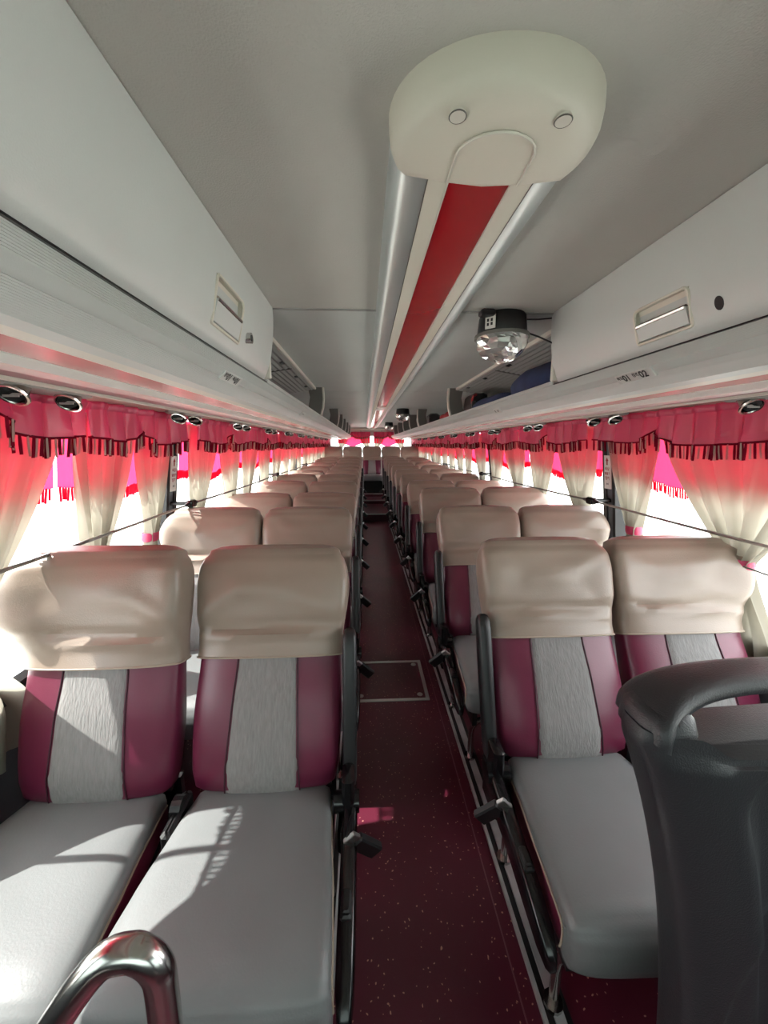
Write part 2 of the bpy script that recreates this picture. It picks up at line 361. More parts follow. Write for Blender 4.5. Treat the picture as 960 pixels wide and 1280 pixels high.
for s, side in ((-1, 'left'), (1, 'right')):
    R = empty('luggage_rack', (s*.85, 4.5, 1.56))
    mir = lambda p: [(s*x, z) for x, z in p]
    g = G(); g.strip_y(mir(NP), Y0, 9.95); g.obj('ribbed_nose', 'rack', R, True, 25)
    g = G(); g.prism_y(mir([(.600, 1.561), (.618, 1.556), (.628, 1.558), (.628, 1.566), (.600, 1.567)]), Y0, 9.95); g.obj('lip', 'cream', R)
    g = G(); g.box(s*.512, s*1.14, Y0, 9.95, 1.628, 1.636); g.obj('shelf', 'rack', R)
    g = G(); g.rbox(s*.506, s*.53, 1.41, 9.95, 1.630, 1.648, .004); g.obj('shelf_edge', 'rack', R)
    yj = [Y0, 1.38, 2.9, 4.5, 6.1, 7.7, 9.95]
    for a, b in zip(yj, yj[1:]):
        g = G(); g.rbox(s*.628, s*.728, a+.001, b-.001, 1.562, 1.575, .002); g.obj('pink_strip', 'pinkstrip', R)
    g = G(); g.prism_y(mir([(.728, 1.560), (.742, 1.548), (.795, 1.548), (.806, 1.558), (.806, 1.575), (.728, 1.575)]), Y0, 9.95); g.obj('white_strip', 'white', R)
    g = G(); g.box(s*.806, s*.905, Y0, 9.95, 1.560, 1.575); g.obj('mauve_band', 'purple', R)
    g = G(); g.prism_y(mir([(.905, 1.552), (.916, 1.552), (.916, 1.575), (.905, 1.575)]), Y0, 9.95); g.obj('edge_trim', 'cream', R)
    g = G(); g.box(s*.916, s*1.15, Y0, 9.95, 1.562, 1.572); g.obj('vent_panel', 'ventpanel', R)
    g = G(); g.box(s*1.10, s*1.13, Y0, 9.95, 1.636, CZ-.001); g.obj('back_panel', 'rack', R)
    for y in BRK:
        prof = [(.505, 1.640), (.488, 1.70), (.482, 1.77), (.486, 1.852), (.60, 1.852), (.585, 1.78), (.60, 1.70), (.64, 1.640)]
        g = G(); g.prism_y(mir(prof), y-.012, y+.012); b = g.obj('bracket', 'bracket', R)
        ed = [(.500, 1.640), (.483, 1.70), (.476, 1.77), (.480, 1.853), (.492, 1.853), (.488, 1.77), (.495, 1.70), (.512, 1.640)]
        g = G(); g.prism_y(mir(ed), y-.02, y+.02); g.obj('bracket_edge', 'cream', b)
    # ribbed air duct between cabinet and first bracket
    dp = [(.55, 1.842)]
    for k in range(22):
        x = .555+.30*k/21; z = 1.836-.052*k/21
        dp.append((x, z-(.004 if k % 2 else 0)))
    g = G(); g.prism_y(mir(dp+[(.87, 1.853), (.55, 1.853)]), 1.41, 3.06); d = g.obj('air_duct', 'duct', R)
    g = G(); g.rbox(s*.536, s*.556, 1.41, 3.06, 1.834, 1.853, .004); g.obj('duct_edge', 'cream', d)
    jz = lambda x: 1.836-.052*(x-.555)/.30
    g = G(); g.hexa([(s*xx, yy, jz(xx)+dz_) for dz_ in (-.0055, .001) for xx, yy in ((.565, 2.22), (.85, 2.22), (.85, 2.228), (.565, 2.228))]); g.obj('duct_joint', 'seam', d)
    for y in (2.05, 2.45, 2.85):
        g = G(); g.hexa([(s*.575, y, 1.829), (s*.60, y, 1.825), (s*.60, y+.05, 1.825), (s*.575, y+.05, 1.829), (s*.575, y, 1.836), (s*.60, y, 1.832), (s*.60, y+.05, 1.832), (s*.575, y+.05, 1.836)])
        g.obj('duct_slot', 'blackgl', d)
    g = G(); g.tube([(s*.74, 2.25, 1.72), (s*.74, 2.7, 1.73), (s*.74, 3.06, 1.735)], .008, 8); g.obj('retaining_bar', 'steel', R, True)
    tag(R, 'long pale grey overhead luggage rack with pink underside strip above the %s seats' % side, 'luggage rack')
    # seat number plates
    def plate(y, txts, w):
        f0 = NP[20]; f1 = NP[34]
        pl = empty('seat_number_plate', (s*f0[0], y, f0[1]))
        n = Vector((-(f0[1]-f1[1]), 0, -(f1[0]-f0[0]))).normalized()   # towards the aisle and down (right side)
        upv = Vector((f0[0]-f1[0], 0, f0[1]-f1[1])).normalized()
        c = Vector(((f0[0]+f1[0])/2, y, (f0[1]+f1[1])/2))
        if s < 0: n.x *= -1; upv.x *= -1; c.x *= -1
        rt = upv.cross(n)
        c = c+n*.003
        mt = Matrix((rt, upv, n)).transposed()
        q = G(); q.rbox(-w/2, w/2, -.014, .014, -.004, .002, .001)
        q.v = [tuple(mt @ Vector(p)+c) for p in q.v]
        q.obj('plate', 'plate', pl)
        for t, dx, sz, dz in txts:
            me = text_mesh(t, sz, 'ink')
            for v in me.vertices: v.co = mt @ (v.co+Vector((dx, dz, .0028)))+c-Vector(pl.location)
            add('lettering', me, pl)
        return pl
    if s > 0:
        p = plate(1.005, [('복도', -.050, .013, .003), ('01', -.026, .027, 0), ('창측', .010, .013, .003), ('02', .036, .027, 0)], .135)
        tag(p, 'small grey plate reading 01 02 on the right rack edge', 'sign')
        p = plate(2.05, [('03', -.02, .018, 0), ('04', .02, .018, 0)], .09); tag(p, 'tiny grey seat plate on right rack edge below the open shelf', 'sign')
    else:
        p = plate(1.10, [('창측', -.050, .013, .003), ('01', -.026, .027, 0), ('복도', .010, .013, .003), ('01', .036, .027, 0)], .135)
        tag(p, 'small grey seat number plate on the left rack edge under the cabinet', 'sign')
        p = plate(2.3, [('03', -.02, .018, 0), ('04', .02, .018, 0)], .09); tag(p, 'tiny grey seat plate on left rack edge past the cabinet', 'sign')

    # front cabinet with one long door
    c = empty('overhead_cabinet', (s*.8, .2, 1.64))
    DP = [(.462, 1.853), (.461, 1.83), (.462, 1.79), (.467, 1.74), (.476, 1.69), (.490, 1.652), (.497, 1.640), (.508, 1.634)]
    def dpt(z):
        for (xa, za), (xb, zb) in zip(DP, DP[1:]):
            if z >= zb: return xa+(xb-xa)*(za-z)/(za-zb)
        return DP[-1][0]
    yE = 1.40
    g = G(); g.prism_y(mir([(x+.012, z) for x, z in DP]+[(1.09, 1.638), (1.09, 1.852)]), Y0, yE-.03); g.obj('cabinet_body', 'rack', c)
    hy0, hy1, hz0, hz1 = (.86, 1.03, 1.668, 1.762) if s < 0 else (.79, .945, 1.655, 1.728)
    zs = sorted({1.853, 1.83, 1.80, 1.78, 1.75, 1.72, 1.69, 1.66, 1.648, 1.640, 1.634, hz0, hz1}, reverse=True)
    ys = [Y0, -.6, 0, .4, hy0, hy1, 1.2, 1.34, 1.375, 1.392, yE]
    g = G(); V = []; F = []
    for y in ys:
        for z in zs:
            x = dpt(z)
            e = max(0, (y-1.34)/.06); x += .03*e*e
            V.append((s*x, y, z))
    nz = len(zs)
    for i in range(len(ys)-1):
        for j in range(nz-1):
            if ys[i] >= hy0-1e-6 and ys[i+1] <= hy1+1e-6 and zs[j] <= hz1+1e-6 and zs[j+1] >= hz0-1e-6: continue
            F.append((i*nz+j, i*nz+j+1, (i+1)*nz+j+1, (i+1)*nz+j))
    g.addm(V, F); door = g.obj('door', 'door', c, True, 35)
    g = G(); g.rbox(s*.485, s*1.08, yE-.03, yE-.012, 1.64, 1.852, .003); g.obj('end_panel', 'cream', c)
    g = G(); g.prism_y(mir([(.505, 1.6345), (.520, 1.6345), (.520, 1.6315), (.505, 1.6315)]), Y0, yE); g.obj('door_gap', 'blackgl', c)
    # handle recess
    off = Vector((0, 0, 0))
    def fr(y, z, dpth): return (s*(dpt(z)+dpth), y, z)
    cells = [(hy0, hz0), (hy1, hz0), (hy1, hz1), (hy0, hz1)]
    g = G(); g.addm([fr(y, z, 0) for y, z in cells]+[fr(y, z, .011) for y, z in cells], [(0, 1, 5, 4), (1, 2, 6, 5), (2, 3, 7, 6), (3, 0, 4, 7), (4, 5, 6, 7)])
    g.obj('handle_recess', 'lampbeige', door)
    hm = hz0+(hz1-hz0)*.52
    g = G(); g.hexa([fr(hy0+.006, hz0+.006, -.002), fr(hy1-.006, hz0+.006, -.002), fr(hy1-.006, hz0+.006, .006), fr(hy0+.006, hz0+.006, .006), fr(hy0+.006, hm, -.004), fr(hy1-.006, hm, -.004), fr(hy1-.006, hm, .004), fr(hy0+.006, hm, .004)])
    g.obj('handle_flap', 'door', door)
    g = G(); g.tube([fr(hy0+.008, hm, -.001), fr(hy1-.008, hm, -.001)], .005, 8); g.obj('handle_grip', 'chrome', door, True)
    rim = []
    rr = .014
    for cy, cz, a0 in ((hy1-rr, hz1-rr, 0), (hy0+rr, hz1-rr, PI/2), (hy0+.004, hz0+.004, PI), (hy1-.004, hz0+.004, 1.5*PI)):
        r_ = rr if a0 < PI else .004
        rim += arc(cy, cz, r_, a0, a0+PI/2, 4)
    rim.append(rim[0]); g = G(); g.tube([fr(a, b, -.001) for a, b in rim], .0035, 6); g.obj('handle_bezel', 'lampbeige', door, True)
    if s < 0:
        ly, lz = 1.085, 1.695
        g = G(); g.tube([fr(ly, lz, .004), fr(ly, lz, -.012)], .0135, 16); g.obj('lock', 'chrome', door, True)
        g = G(); g.tube([fr(ly, lz, -.011), fr(ly, lz, -.0135)], .0075, 12); g.obj('lock_keyway', 'blackgl', door, True)
    else:
        ly, lz = .728, 1.676
        pr = [(ly+.009*math.cos(2*PI*k/16), lz+.012*math.sin(2*PI*k/16)) for k in range(16)]
        g = G(); g.loft([[fr(a, b, .004) for a, b in pr], [fr(a, b, -.0012) for a, b in pr]], True, True, True); g.obj('lock_hole', 'ink', door)
    tag(c, ('long pale overhead cabinet with recessed handle and chrome lock on the left' if s < 0 else 'long pale overhead cabinet with recessed handle and empty lock hole on the right'), 'cabinet')
    # air vents, one console per row
    for k in range(10):
        y = 1.0+.79*k; xc = s*.985
        a = empty('air_vent', (xc, y+.05, 1.562))
        g = G(); n = 20
        g.loft([[(xc+.052*q*math.cos(2*PI*i/n), y+.06+.16*q*math.sin(2*PI*i/n), z) for i in range(n)] for q, z in ((1, 1.564), (1, 1.556), (.93, 1.552))], True, False, True)
        g.obj('console', 'duct', a, True)
        for yy in (y-.03, y+.135):
            g = G(); P = [(xc-s*.004, yy, 1.556), (xc-s*.016, yy-.022, 1.532)]
            g.tube([P[0], P[1]], [.030, .027], 18, False); g.tube([(P[1][0]+.0285*math.cos(2*PI*q/18), P[1][1]+.0285*math.sin(2*PI*q/18)*.75, P[1][2]+.0285*math.sin(2*PI*q/18)*.66*-1) for q in range(19)], .0042, 6, False); g.obj('nozzle_ring', 'chrome', a, True)
            g = G(); g.tube([(xc-s*.006, yy-.004, 1.551), (xc-s*.0145, yy-.019, 1.5345)], [.0265, .0235], 18); nz_ = g.obj('nozzle_core', 'blackgl', a, True)
            for e in (-.009, .0, .009):
                g = G(); g.box(xc-s*.015-.018, xc-s*.015+.018, yy-.020+e*.8-.0015, yy-.020+e*.8+.0015, 1.5335+e*.5-.002, 1.5345+e*.5+.002); g.obj('vane', 'duct', nz_)
        ordn = ['first', 'second', 'third', 'fourth', 'fifth', 'sixth', 'seventh', 'eighth', 'ninth', 'tenth'][k]
        tag(a, 'round black and chrome air vents under the %s rack, %s pair from front' % (side, ordn), 'air vent', 'air vents under the racks')

# ------------------------------------------------------------------ ceiling lamp
L = empty('ceiling_lamp', (0, 4.5, CZ))
LY0, LY1 = .615, 9.55
for sgn in (-1, 1):
    q = [(sgn*x, z) for x, z in ((.137, CZ), (.136, 1.842), (.128, 1.828), (.112, 1.817), (.092, 1.811), (.080, 1.810))]
    g = G(); g.strip_y(q, LY0, LY1); g.obj('silver_side', 'silver', L, True, 60)
    g = G(); g.box(sgn*.050, sgn*.0795, LY0, LY1, 1.8095, 1.822); g.obj('beige_strip', 'lampbeige', L)
    g = G(); g.box(sgn*.0475, sgn*.050, LY0, LY1, 1.8085, 1.824); g.obj('edge_bead', 'cream', L)
    g = G(); g.box(sgn*.0795, sgn*.0808, LY0, LY1, 1.8088, 1.82); g.obj('groove', 'seam', L)
for a, b in ((LY0, 4.15), (4.45, LY1)):
    g = G(); g.strip_y([(-.0475, 1.8125), (-.02, 1.8115), (.02, 1.8115), (.0475, 1.8125)], a, b, 4); g.obj('red_diffuser', 'red', L, True)
g = G(); g.rbox(-.05, .05, 4.15, 4.45, 1.800, 1.815, .004); g.obj('joint_cover', 'white', L)
# rounded end cap
g = G(); n = 48; cy = .595
outl = []
for k in range(n):
    a = 2*PI*k/n; ca, sa = math.cos(a), math.sin(a)
    if sa <= .15: x = .141*math.copysign(abs(ca)**.97, ca); y = .112*sa
    else:
        x = .141*ca; y = .085*min(1, sa*1.0)
        x = .141*math.copysign(min(1, abs(ca)**.35), ca) if abs(ca) > 1e-6 else 0
        y = .036*min(1, (sa/.5)) + .010*(1-(x/.141)**2)
    outl.append((x, y))
rings = []
for q, z in ((1.0, CZ), (1.0, 1.84), (.985, 1.826), (.94, 1.814), (.86, 1.806), (.6, 1.8015), (.3, 1.8)):
    rings.append([(x*q, cy+(y*q if y < 0 else y), z if y < .05 else max(z, 1.800 if q < .99 else z)) for x, y in outl])
g.loft(rings, True, False, True); cap = g.obj('end_cap', 'lampbeige', L, True, 60)
for x in (-.064, .064):
    g = G(); g.tube([(x, .523, 1.808), (x, .523, 1.8015)], .0095, 18); sc = g.obj('screw_cap', 'cream', cap, True)
    g = G(); g.tube([(x+.0098*math.cos(2*PI*k/20), .523+.0098*math.sin(2*PI*k/20), 1.8022) for k in range(21)], .0010, 4, False); g.obj('screw_cap_ring', 'seam', cap)
u = [(-.053, .636, 1.8), (-.052, .58, 1.7995)]+[(-.052*math.cos(PI*k/12), .58-.042*math.sin(PI*k/12), 1.7990) for k in range(1, 12)]+[(.052, .58, 1.7995), (.053, .636, 1.8)]
g = G(); g.tube(u, .0020, 6); g.obj('cap_bead', 'cream', cap, True)
L.location.x = .007
tag(L, 'long ceiling lamp strip with red centre panel, silver sides and rounded beige end', 'lamp')

# ------------------------------------------------------------------ coach seats
LB = .735
WP = [(0, .150), (.02, .180), (.06, .203), (.12, .213), (.3, .221), (.5, .216), (.62, .213), (.74, .221), (.84, .225), (.90, .223), (.945, .215), (.975, .200), (.993, .176), (1, .14)]
FP = [(0, -.015), (.02, -.05), (.06, -.074), (.15, -.088), (.35, -.080), (.52, -.062), (.68, -.055), (.85, -.062), (.93, -.056), (.97, -.044), (1, -.008)]
BP = [(0, .02), (.05, .045), (.5, .055), (.9, .045), (.97, .035), (1, .006)]
EX = .42
def back_pt(t, X, w, dw=0, flare=0, wing=.022):
    # front surface y at height t and lateral X (|X|<=w)
    q = min(1, abs(X)/w); c = q**(1/EX); S = max(0, 1-c*c)**.5; S = S**EX
    yf = crv(FP, t)-dw
    head = max(0, min(1, (t-.58)/.14))*max(0, min(1, (1.0-t)/.08))
    sh = .018*q*q*(1-head)-wing*head*q**3
    return (yf+sh)*S
def cover_crease(v):
    rnd = random.Random(v*31+5); L_ = []
    for _ in range(6):
        L_.append((rnd.uniform(-.2, .2), rnd.uniform(.60, .80), rnd.uniform(-.9, .9), rnd.uniform(.03, .10), rnd.uniform(.010, .018), rnd.uniform(-.005, .006)))
    L_.append((0, .655+.015*rnd.random(), .08*rnd.uniform(-1, 1), .3, .014, -.007)); L_.append((0, .63+.012*rnd.random(), .1*rnd.uniform(-1, 1), .25, .012, .006))
    L_.append((rnd.uniform(-.1, .1), .82, rnd.uniform(.5, 1.2), .12, .03, .006)); L_.append((rnd.uniform(-.1, .1), .80, rnd.uniform(-1.2, -.5), .12, .03, .006))
    def f(X, t):
        d = 0
        for x, tt, sl, ln, wd, am in L_:
            u = (X-x); v_ = (t-tt)*LB-sl*u*.6
            d += am*math.exp(-(v_/wd)**2)*math.exp(-(u/ln)**2)
        return max(-.0075, 2.0*d)
    return f
def back_loft(t0, t1, nt, dw, n=44, crease=None, flare=(0, 0), wing=.022, cap0=True):
    g = G(); rings = []
    for i in range(nt+1):
        u = i/nt; t = t0+(t1-t0)*u
        if t1 >= 1: t = t0+(1-t0)*(1-(1-u)**1.8)
        w = crv(WP, t)+dw; yb = crv(BP, t)+dw
        fl = math.exp(-((t-.80)/.13)**2)
        ring = []
        for k in range(n):
            a = 2*PI*k/n; ca, sa = math.cos(a), math.sin(a)
            X = w*math.copysign(abs(ca)**EX, ca); S = abs(sa)**EX
            if sa < 0:
                y = back_pt(t, X, w, dw, wing=wing)
                if crease: y -= crease(X, t)*S
            else: y = yb*S
            X2 = X+(flare[1] if X > 0 else -flare[0])*fl*(abs(X)/w)**2
            y -= (flare[1] if X > 0 else flare[0])*fl*.9*(abs(X)/w)**3
            ring.append((X2, y, t*LB+(dw if t > .97 else 0)))
        rings.append(ring)
    g.loft(rings, True, cap0, True)
    return g
meB = back_loft(0, 1, 30, 0).mesh('backrest', 'burg', True, 50)
T0 = .535
def cover_mesh(v, flare=(0, 0), wing=.022):
    g = back_loft(T0, 1, 34, .009, 60, cover_crease(v), flare, wing, cap0=True)
    return g.mesh('head_cover', 'leather', True, 50)
COV = [cover_mesh(v) for v in range(4)]
COV_L1 = cover_mesh(11, (.048, .0), .04); COV_L2 = cover_mesh(12, (.0, .01)); COV_R1 = cover_mesh(13, (.0, .0), .03); COV_R2 = cover_mesh(14, (.0, .03), .03)
COV_WL = cover_mesh(15, (.03, .0)); COV_WR = cover_mesh(16, (.0, .03))
def cover_hem():
    g = G(); pts = []
    t = T0+.004; w = crv(WP, t)+.010
    for k in range(61):
        a = 2*PI*k/60; ca, sa = math.cos(a), math.sin(a)
        X = w*math.copysign(abs(ca)**EX, ca); S = abs(sa)**EX
        y = back_pt(t, X, w, .010) if sa < 0 else (crv(BP, t)+.010)*S
        pts.append((X, y, t*LB))
    g.tube(pts, .0028, 6, False); return g.mesh('cover_hem', 'piping', True)
meHem = cover_hem()
def insert_mesh():
    g = G(); nx, nt = 14, 20
    def fn(u, v):
        t = .022+(T0+.02-.022)*v; w = crv(WP, t); X = (-.106+.212*u)*(1-.16*v)
        e = 0 if 0 < u < 1 else .006
        return (X, back_pt(t, X, w)-.0035+e, t*LB)
    g.grid(nx, nt, fn); return g.mesh('fabric_insert', 'fabric', True)
meI = insert_mesh()
M['seamburg'] = mat('seam_burgundy', (58, 18, 34), .6)
def seam_mesh(sg):
    g = G(); pts = []
    for k in range(21):
        t = .022+(T0-.022)*k/20; X = sg*.106*(1-.16*k/20); pts.append((X, back_pt(t, X, crv(WP, t))-.0015, t*LB))
    g.tube(pts, .0022, 5)
    return g.mesh('insert_seam', 'seamburg', True)
meS = [seam_mesh(-1), seam_mesh(1)]
CUP = [(.03, .445), (-.03, .455), (-.10, .464), (-.20, .472), (-.30, .477), (-.37, .477), (-.41, .470), (-.435, .455), (-.45, .432), (-.455, .405), (-.453, .372), (-.448, .345), (-.440, .330)]
CWP = [(.03, .186), (-.1, .198), (-.25, .213), (-.36, .221), (-.46, .224)]
def cw(y): return crv([(-a, b) for a, b in CWP], -y)
ROWS = []
def cush_cover(v=0):
    rnd = random.Random(v+50); g = G(); nu = 26; P = []
    for i in range(len(CUP)-1):
        for k in range(3): P.append(tuple(CUP[i][j]+(CUP[i+1][j]-CUP[i][j])*k/3 for j in (0, 1)))
    P.append(CUP[-1]); rows = []
    bumps = [(rnd.uniform(-.15, .15), rnd.uniform(-.4, 0), rnd.uniform(.02, .06), rnd.uniform(-.003, .003)) for _ in range(7)]
    for i, (y, z) in enumerate(P):
        a = P[max(0, i-1)]; b = P[min(len(P)-1, i+1)]; d = Vector((0, b[0]-a[0], b[1]-a[1])).normalized(); nrm = Vector((0, d.z, -d.y))
        w = cw(y); row = []
        for k in range(-2, nu+3):
            u = min(1, max(0, k/nu))*2-1; X = u*w
            drop = .014*abs(u)**8+.006*u*u
            if k < 0: drop += .016*(-k); X -= .005
            if k > nu: drop += .016*(k-nu); X += .005
            bz = sum(am*math.exp(-((X-bx)/wd)**2-((y-by)/wd)**2) for bx, by, wd, am in bumps)
            row.append(tuple(Vector((X, y, z))+nrm*(-drop+bz)))
        rows.append(row)
    g.loft(rows, False, False, False)
    if v == 0: ROWS.extend(rows)
    return g.mesh('cushion_cover', 'cushion', True, 60)
for a in CUP: pass
meCC = [cush_cover(v) for v in range(3)]
def cush_base():
    g = G(); rings = []
    for y, zt, zb in ((.03, .405, .34), (.02, .41, .32), (-.1, .432, .32), (-.25, .440, .325), (-.36, .444, .33), (-.405, .432, .345), (-.42, .41, .35), (-.426, .38, .36)):
        w = cw(y)+.002; r = .02; ring = []
        for cx, cz, a0 in ((w-r, zt-r, 0), (-w+r, zt-r, PI/2), (-w+r, zb+r, PI), (w-r, zb+r, 1.5*PI)):
            for k in range(4):
                a = a0+PI/2*k/3; ring.append((cx+r*math.cos(a), y, cz+r*math.sin(a)))
        rings.append(ring)
    g.loft(rings); return g.mesh('cushion', 'burg', True, 50)
meCB = cush_base()
def cush_pipe(sg):
    g = G(); g.tube([Vector(r[0 if sg < 0 else -1])+Vector((sg*.001, 0, 0)) for r in ROWS], .003, 5)
    return g.mesh('cushion_piping', 'piping', True)
meCP = [cush_pipe(-1), cush_pipe(1)]
g = G(); g.rbox(-.20, .20, -.36, .10, .27, .335, .01); g.box(-.185, -.165, -.36, .12, .22, .28); g.box(.165, .185, -.36, .12, .22, .28)
meFr = g.mesh('seat_frame', 'black')
def leg_mesh(sx, y, k):
    g = G()
    P = [(sx*.17, y, .012), (sx*.17, y, .06), (sx*.17, y-.002, .13), (sx*.168, y-.008, .17), (sx*.155, y-.02, .205), (sx*.12, y-.03, .235), (sx*.08, y-.03, .265)]
    g.tube(P, .0125, 10); g.tube([(sx*.17, y, .010), (sx*.17, y, .022)], .024, 12)
    return g.mesh('leg', 'chrome', True, 50)
LEG = {(sx, i): leg_mesh(sx, y, i) for sx in (-1, 1) for i, y in enumerate((-.30, .05))}
def armrest_mesh(a):
    g = G(); rings = []
    for z, wx_, d, yo in ((.03, .014, .018, 0), (.05, .020, .026, 0), (.12, .021, .028, 0), (.30, .022, .029, -.002), (.42, .022, .028, -.004), (.455, .021, .025, -.004), (.472, .016, .018, -.004), (.478, .008, .01, -.004)):
        ring = []
        for k in range(16):
            an = 2*PI*k/16; ca, sa = math.cos(an), math.sin(an)
            ring.append((a*.247+wx_*math.copysign(abs(ca)**.5, ca), -.035+yo+d*math.copysign(abs(sa)**.5, sa), z))
        rings.append(ring)
    g.loft(rings); return g.mesh('armrest', 'black', True, 50)
def side_bar_mesh(a):
    g = G(); rings = []
    for y, zc, hz, wx_ in ((.06, .40, .02, .012), (.04, .40, .04, .018), (-.05, .395, .042, .020), (-.20, .378, .040, .021), (-.30, .362, .038, .021), (-.37, .345, .033, .019), (-.405, .332, .022, .014), (-.415, .326, .012, .008)):
        ring = []
        for k in range(16):
            an = 2*PI*k/16; ca, sa = math.cos(an), math.sin(an)
            ring.append((a*.250+wx_*math.copysign(abs(ca)**.5, ca), y, zc+hz*math.copysign(abs(sa)**.5, sa)))
        rings.append(ring)
    g.loft(rings); return g.mesh('side_bar', 'blackgl', True, 50)
def lever_mesh(a):
    g = G(); g.rbox(a*.236, a*.262, -.285, -.225, .395, .412, .004); g.rbox(a*.24, a*.258, -.278, -.232, .41, .418, .003)
    return g.mesh('recline_button', 'black')
def hinge_mesh(a):
    g = G(); g.rbox(a*.215, a*.262, -.07, .05, .30, .385, .008); g.tube([(a*.205, -.02, .425), (a*.275, -.02, .425)], .028, 16); g.rbox(a*.228, a*.262, -.05, .02, .40, .52, .008)
    return g.mesh('hinge', 'blackgl', True, 40)
def buckle_mesh(a):
    g = G(); X = a*.285
    c = Vector((X, -.12, .40))
    q = G(); q.rbox(-.022, .022, -.011, .011, -.055, .03, .004)
    Rm = Matrix.Rotation(a*-.75, 3, 'Y') @ Matrix.Rotation(.25, 3, 'X')
    q.v = [tuple(Rm @ Vector(p)+c) for p in q.v]
    return q.mesh('belt_buckle', 'black'), Rm, c
def tongue_mesh(a):
    _, Rm, c = buckle_mesh(a); q = G(); q.rbox(-.019, .019, -.006, .006, .028, .055, .002)
    q.v = [tuple(Rm @ Vector(p)+c) for p in q.v]; return q.mesh('buckle_tongue', 'steel')
def belt_mesh(a):
    _, Rm, c = buckle_mesh(a); e = Rm @ Vector((0, 0, .05))+c
    g = G(); g.tube([tuple(e), (a*.255, -.06, .425), (a*.20, .0, .42)], .009, 6); return g.mesh('belt_strap', 'black', True)
ARM = {a: (armrest_mesh(a), side_bar_mesh(a), lever_mesh(a), hinge_mesh(a), buckle_mesh(a)[0], tongue_mesh(a), belt_mesh(a)) for a in (-1, 1)}
g = G(); g.box(-.20, .20, .09, .11, .30, .42); g.tube([(-.19, .06, .42), (.19, .06, .42)], .014, 8)
meHub = g.mesh('back_hinge_bar', 'black')
g = G(); g.rbox(.20, .228, -.12, .02, .30, .45, .008); g.tube([(.205, -.03, .44), (.232, -.03, .44)], .03, 14)
meInner = {1: g.mesh('inner_hinge', 'black')}
g = G(); g.rbox(-.228, -.20, -.12, .02, .30, .45, .008); g.tube([(-.205, -.03, .44), (-.232, -.03, .44)], .03, 14)
meInner[-1] = g.mesh('inner_hinge', 'black')
PIV = Vector((0, .045, .395))
def seat(x, y, z, rec, aisle, cover, label, group, simple=False, cc=0):
    t = empty('coach_seat', (x, y, z))
    tag(t, label, 'seat', group)
    b = add('backrest', meB, t, PIV, (-rec, 0, 0))
    add('fabric_insert', meI, b); [add('insert_seam', q, b) for q in meS]
    hc = add('head_cover', cover, b); add('cover_hem', meHem, b)
    c = add('cushion', meCB, t); add('cushion_cover', meCC[cc % 3], c); [add('cushion_piping', q, c) for q in meCP]
    if not simple:
        add('seat_frame', meFr, t); add('back_hinge_bar', meHub, t)
        for sx in (-1, 1):
            for i in (0, 1): add('leg', LEG[(sx, i)], t)
    if aisle:
        A = ARM[aisle]
        arm = add('armrest', A[0], t, PIV, (-rec+.05, 0, 0))
        sb = add('side_bar', A[1], t); add('recline_button', A[2], sb); add('hinge', A[3], t)
        bk = add('belt_buckle', A[4], t); add('buckle_tongue', A[5], bk); add('belt_strap', A[6], bk)
        add('inner_hinge', meInner[-aisle], t)
    return t
NUM = ['first', 'second', 'third', 'fourth', 'fifth', 'sixth', 'seventh', 'eighth', 'ninth', 'tenth']
rnd = random.Random(3)
PITCH = .79
XA, XW = .469, .941
lrec = [.375, .36, .45, .40, .38, .40, .39, .41, .38, .40]
rrec = [.40, .43, .33, .41, .39, .40, .38, .40, .39, .40]
for i in range(10):
    dz = [0, 0, 0, 0, 0, .005, .015, .03, .05, .07][i]
    for s, side, base, rr in ((-1, 'left', .955, lrec), (1, 'right', 1.03, rrec)):
        y = base+PITCH*i
        j = rnd.uniform(-.02, .02)
        cA = (COV_L2 if s < 0 else COV_R1) if i == 0 else COV[(i*2+1) % 4]
        cW = (COV_L1 if s < 0 else COV_R2) if i == 0 else (COV_WL if s < 0 else COV_WR) if i < 3 else COV[(i*3) % 4]
        seat(s*XA, y, dz, rr[i], -s, cA, 'burgundy and cream coach seat beside the aisle, %s side, %s row from front' % (side, NUM[i]), 'coach seats', cc=i)
        seat(s*XW, y, dz, (.25 if i == 0 and s < 0 else rr[i]+j), 0, cW, 'burgundy and cream coach seat next to the window, %s side, %s row from front' % (side, NUM[i]), 'coach seats', cc=i+1)
rl = ['far left window seat of the rear bench row under back window', 'rear bench row seat second from the left wall', 'rear bench row seat in the middle, facing straight down the aisle', 'rear bench row seat second from the right wall', 'far right window seat of the rear bench row under back window']
for k in range(5):
    seat((k-2)*.469, 9.36, .262, .22, 0, COV[k % 4], rl[k], 'coach seats', True, cc=k)
# rear seat plinth
g = G(); g.rbox(-1.15, 1.15, 9.03, 9.37, .29, .58, .01); tag(g.obj('seat_plinth', 'black'), 'black plinth box under the rear bench row seats', 'plinth')

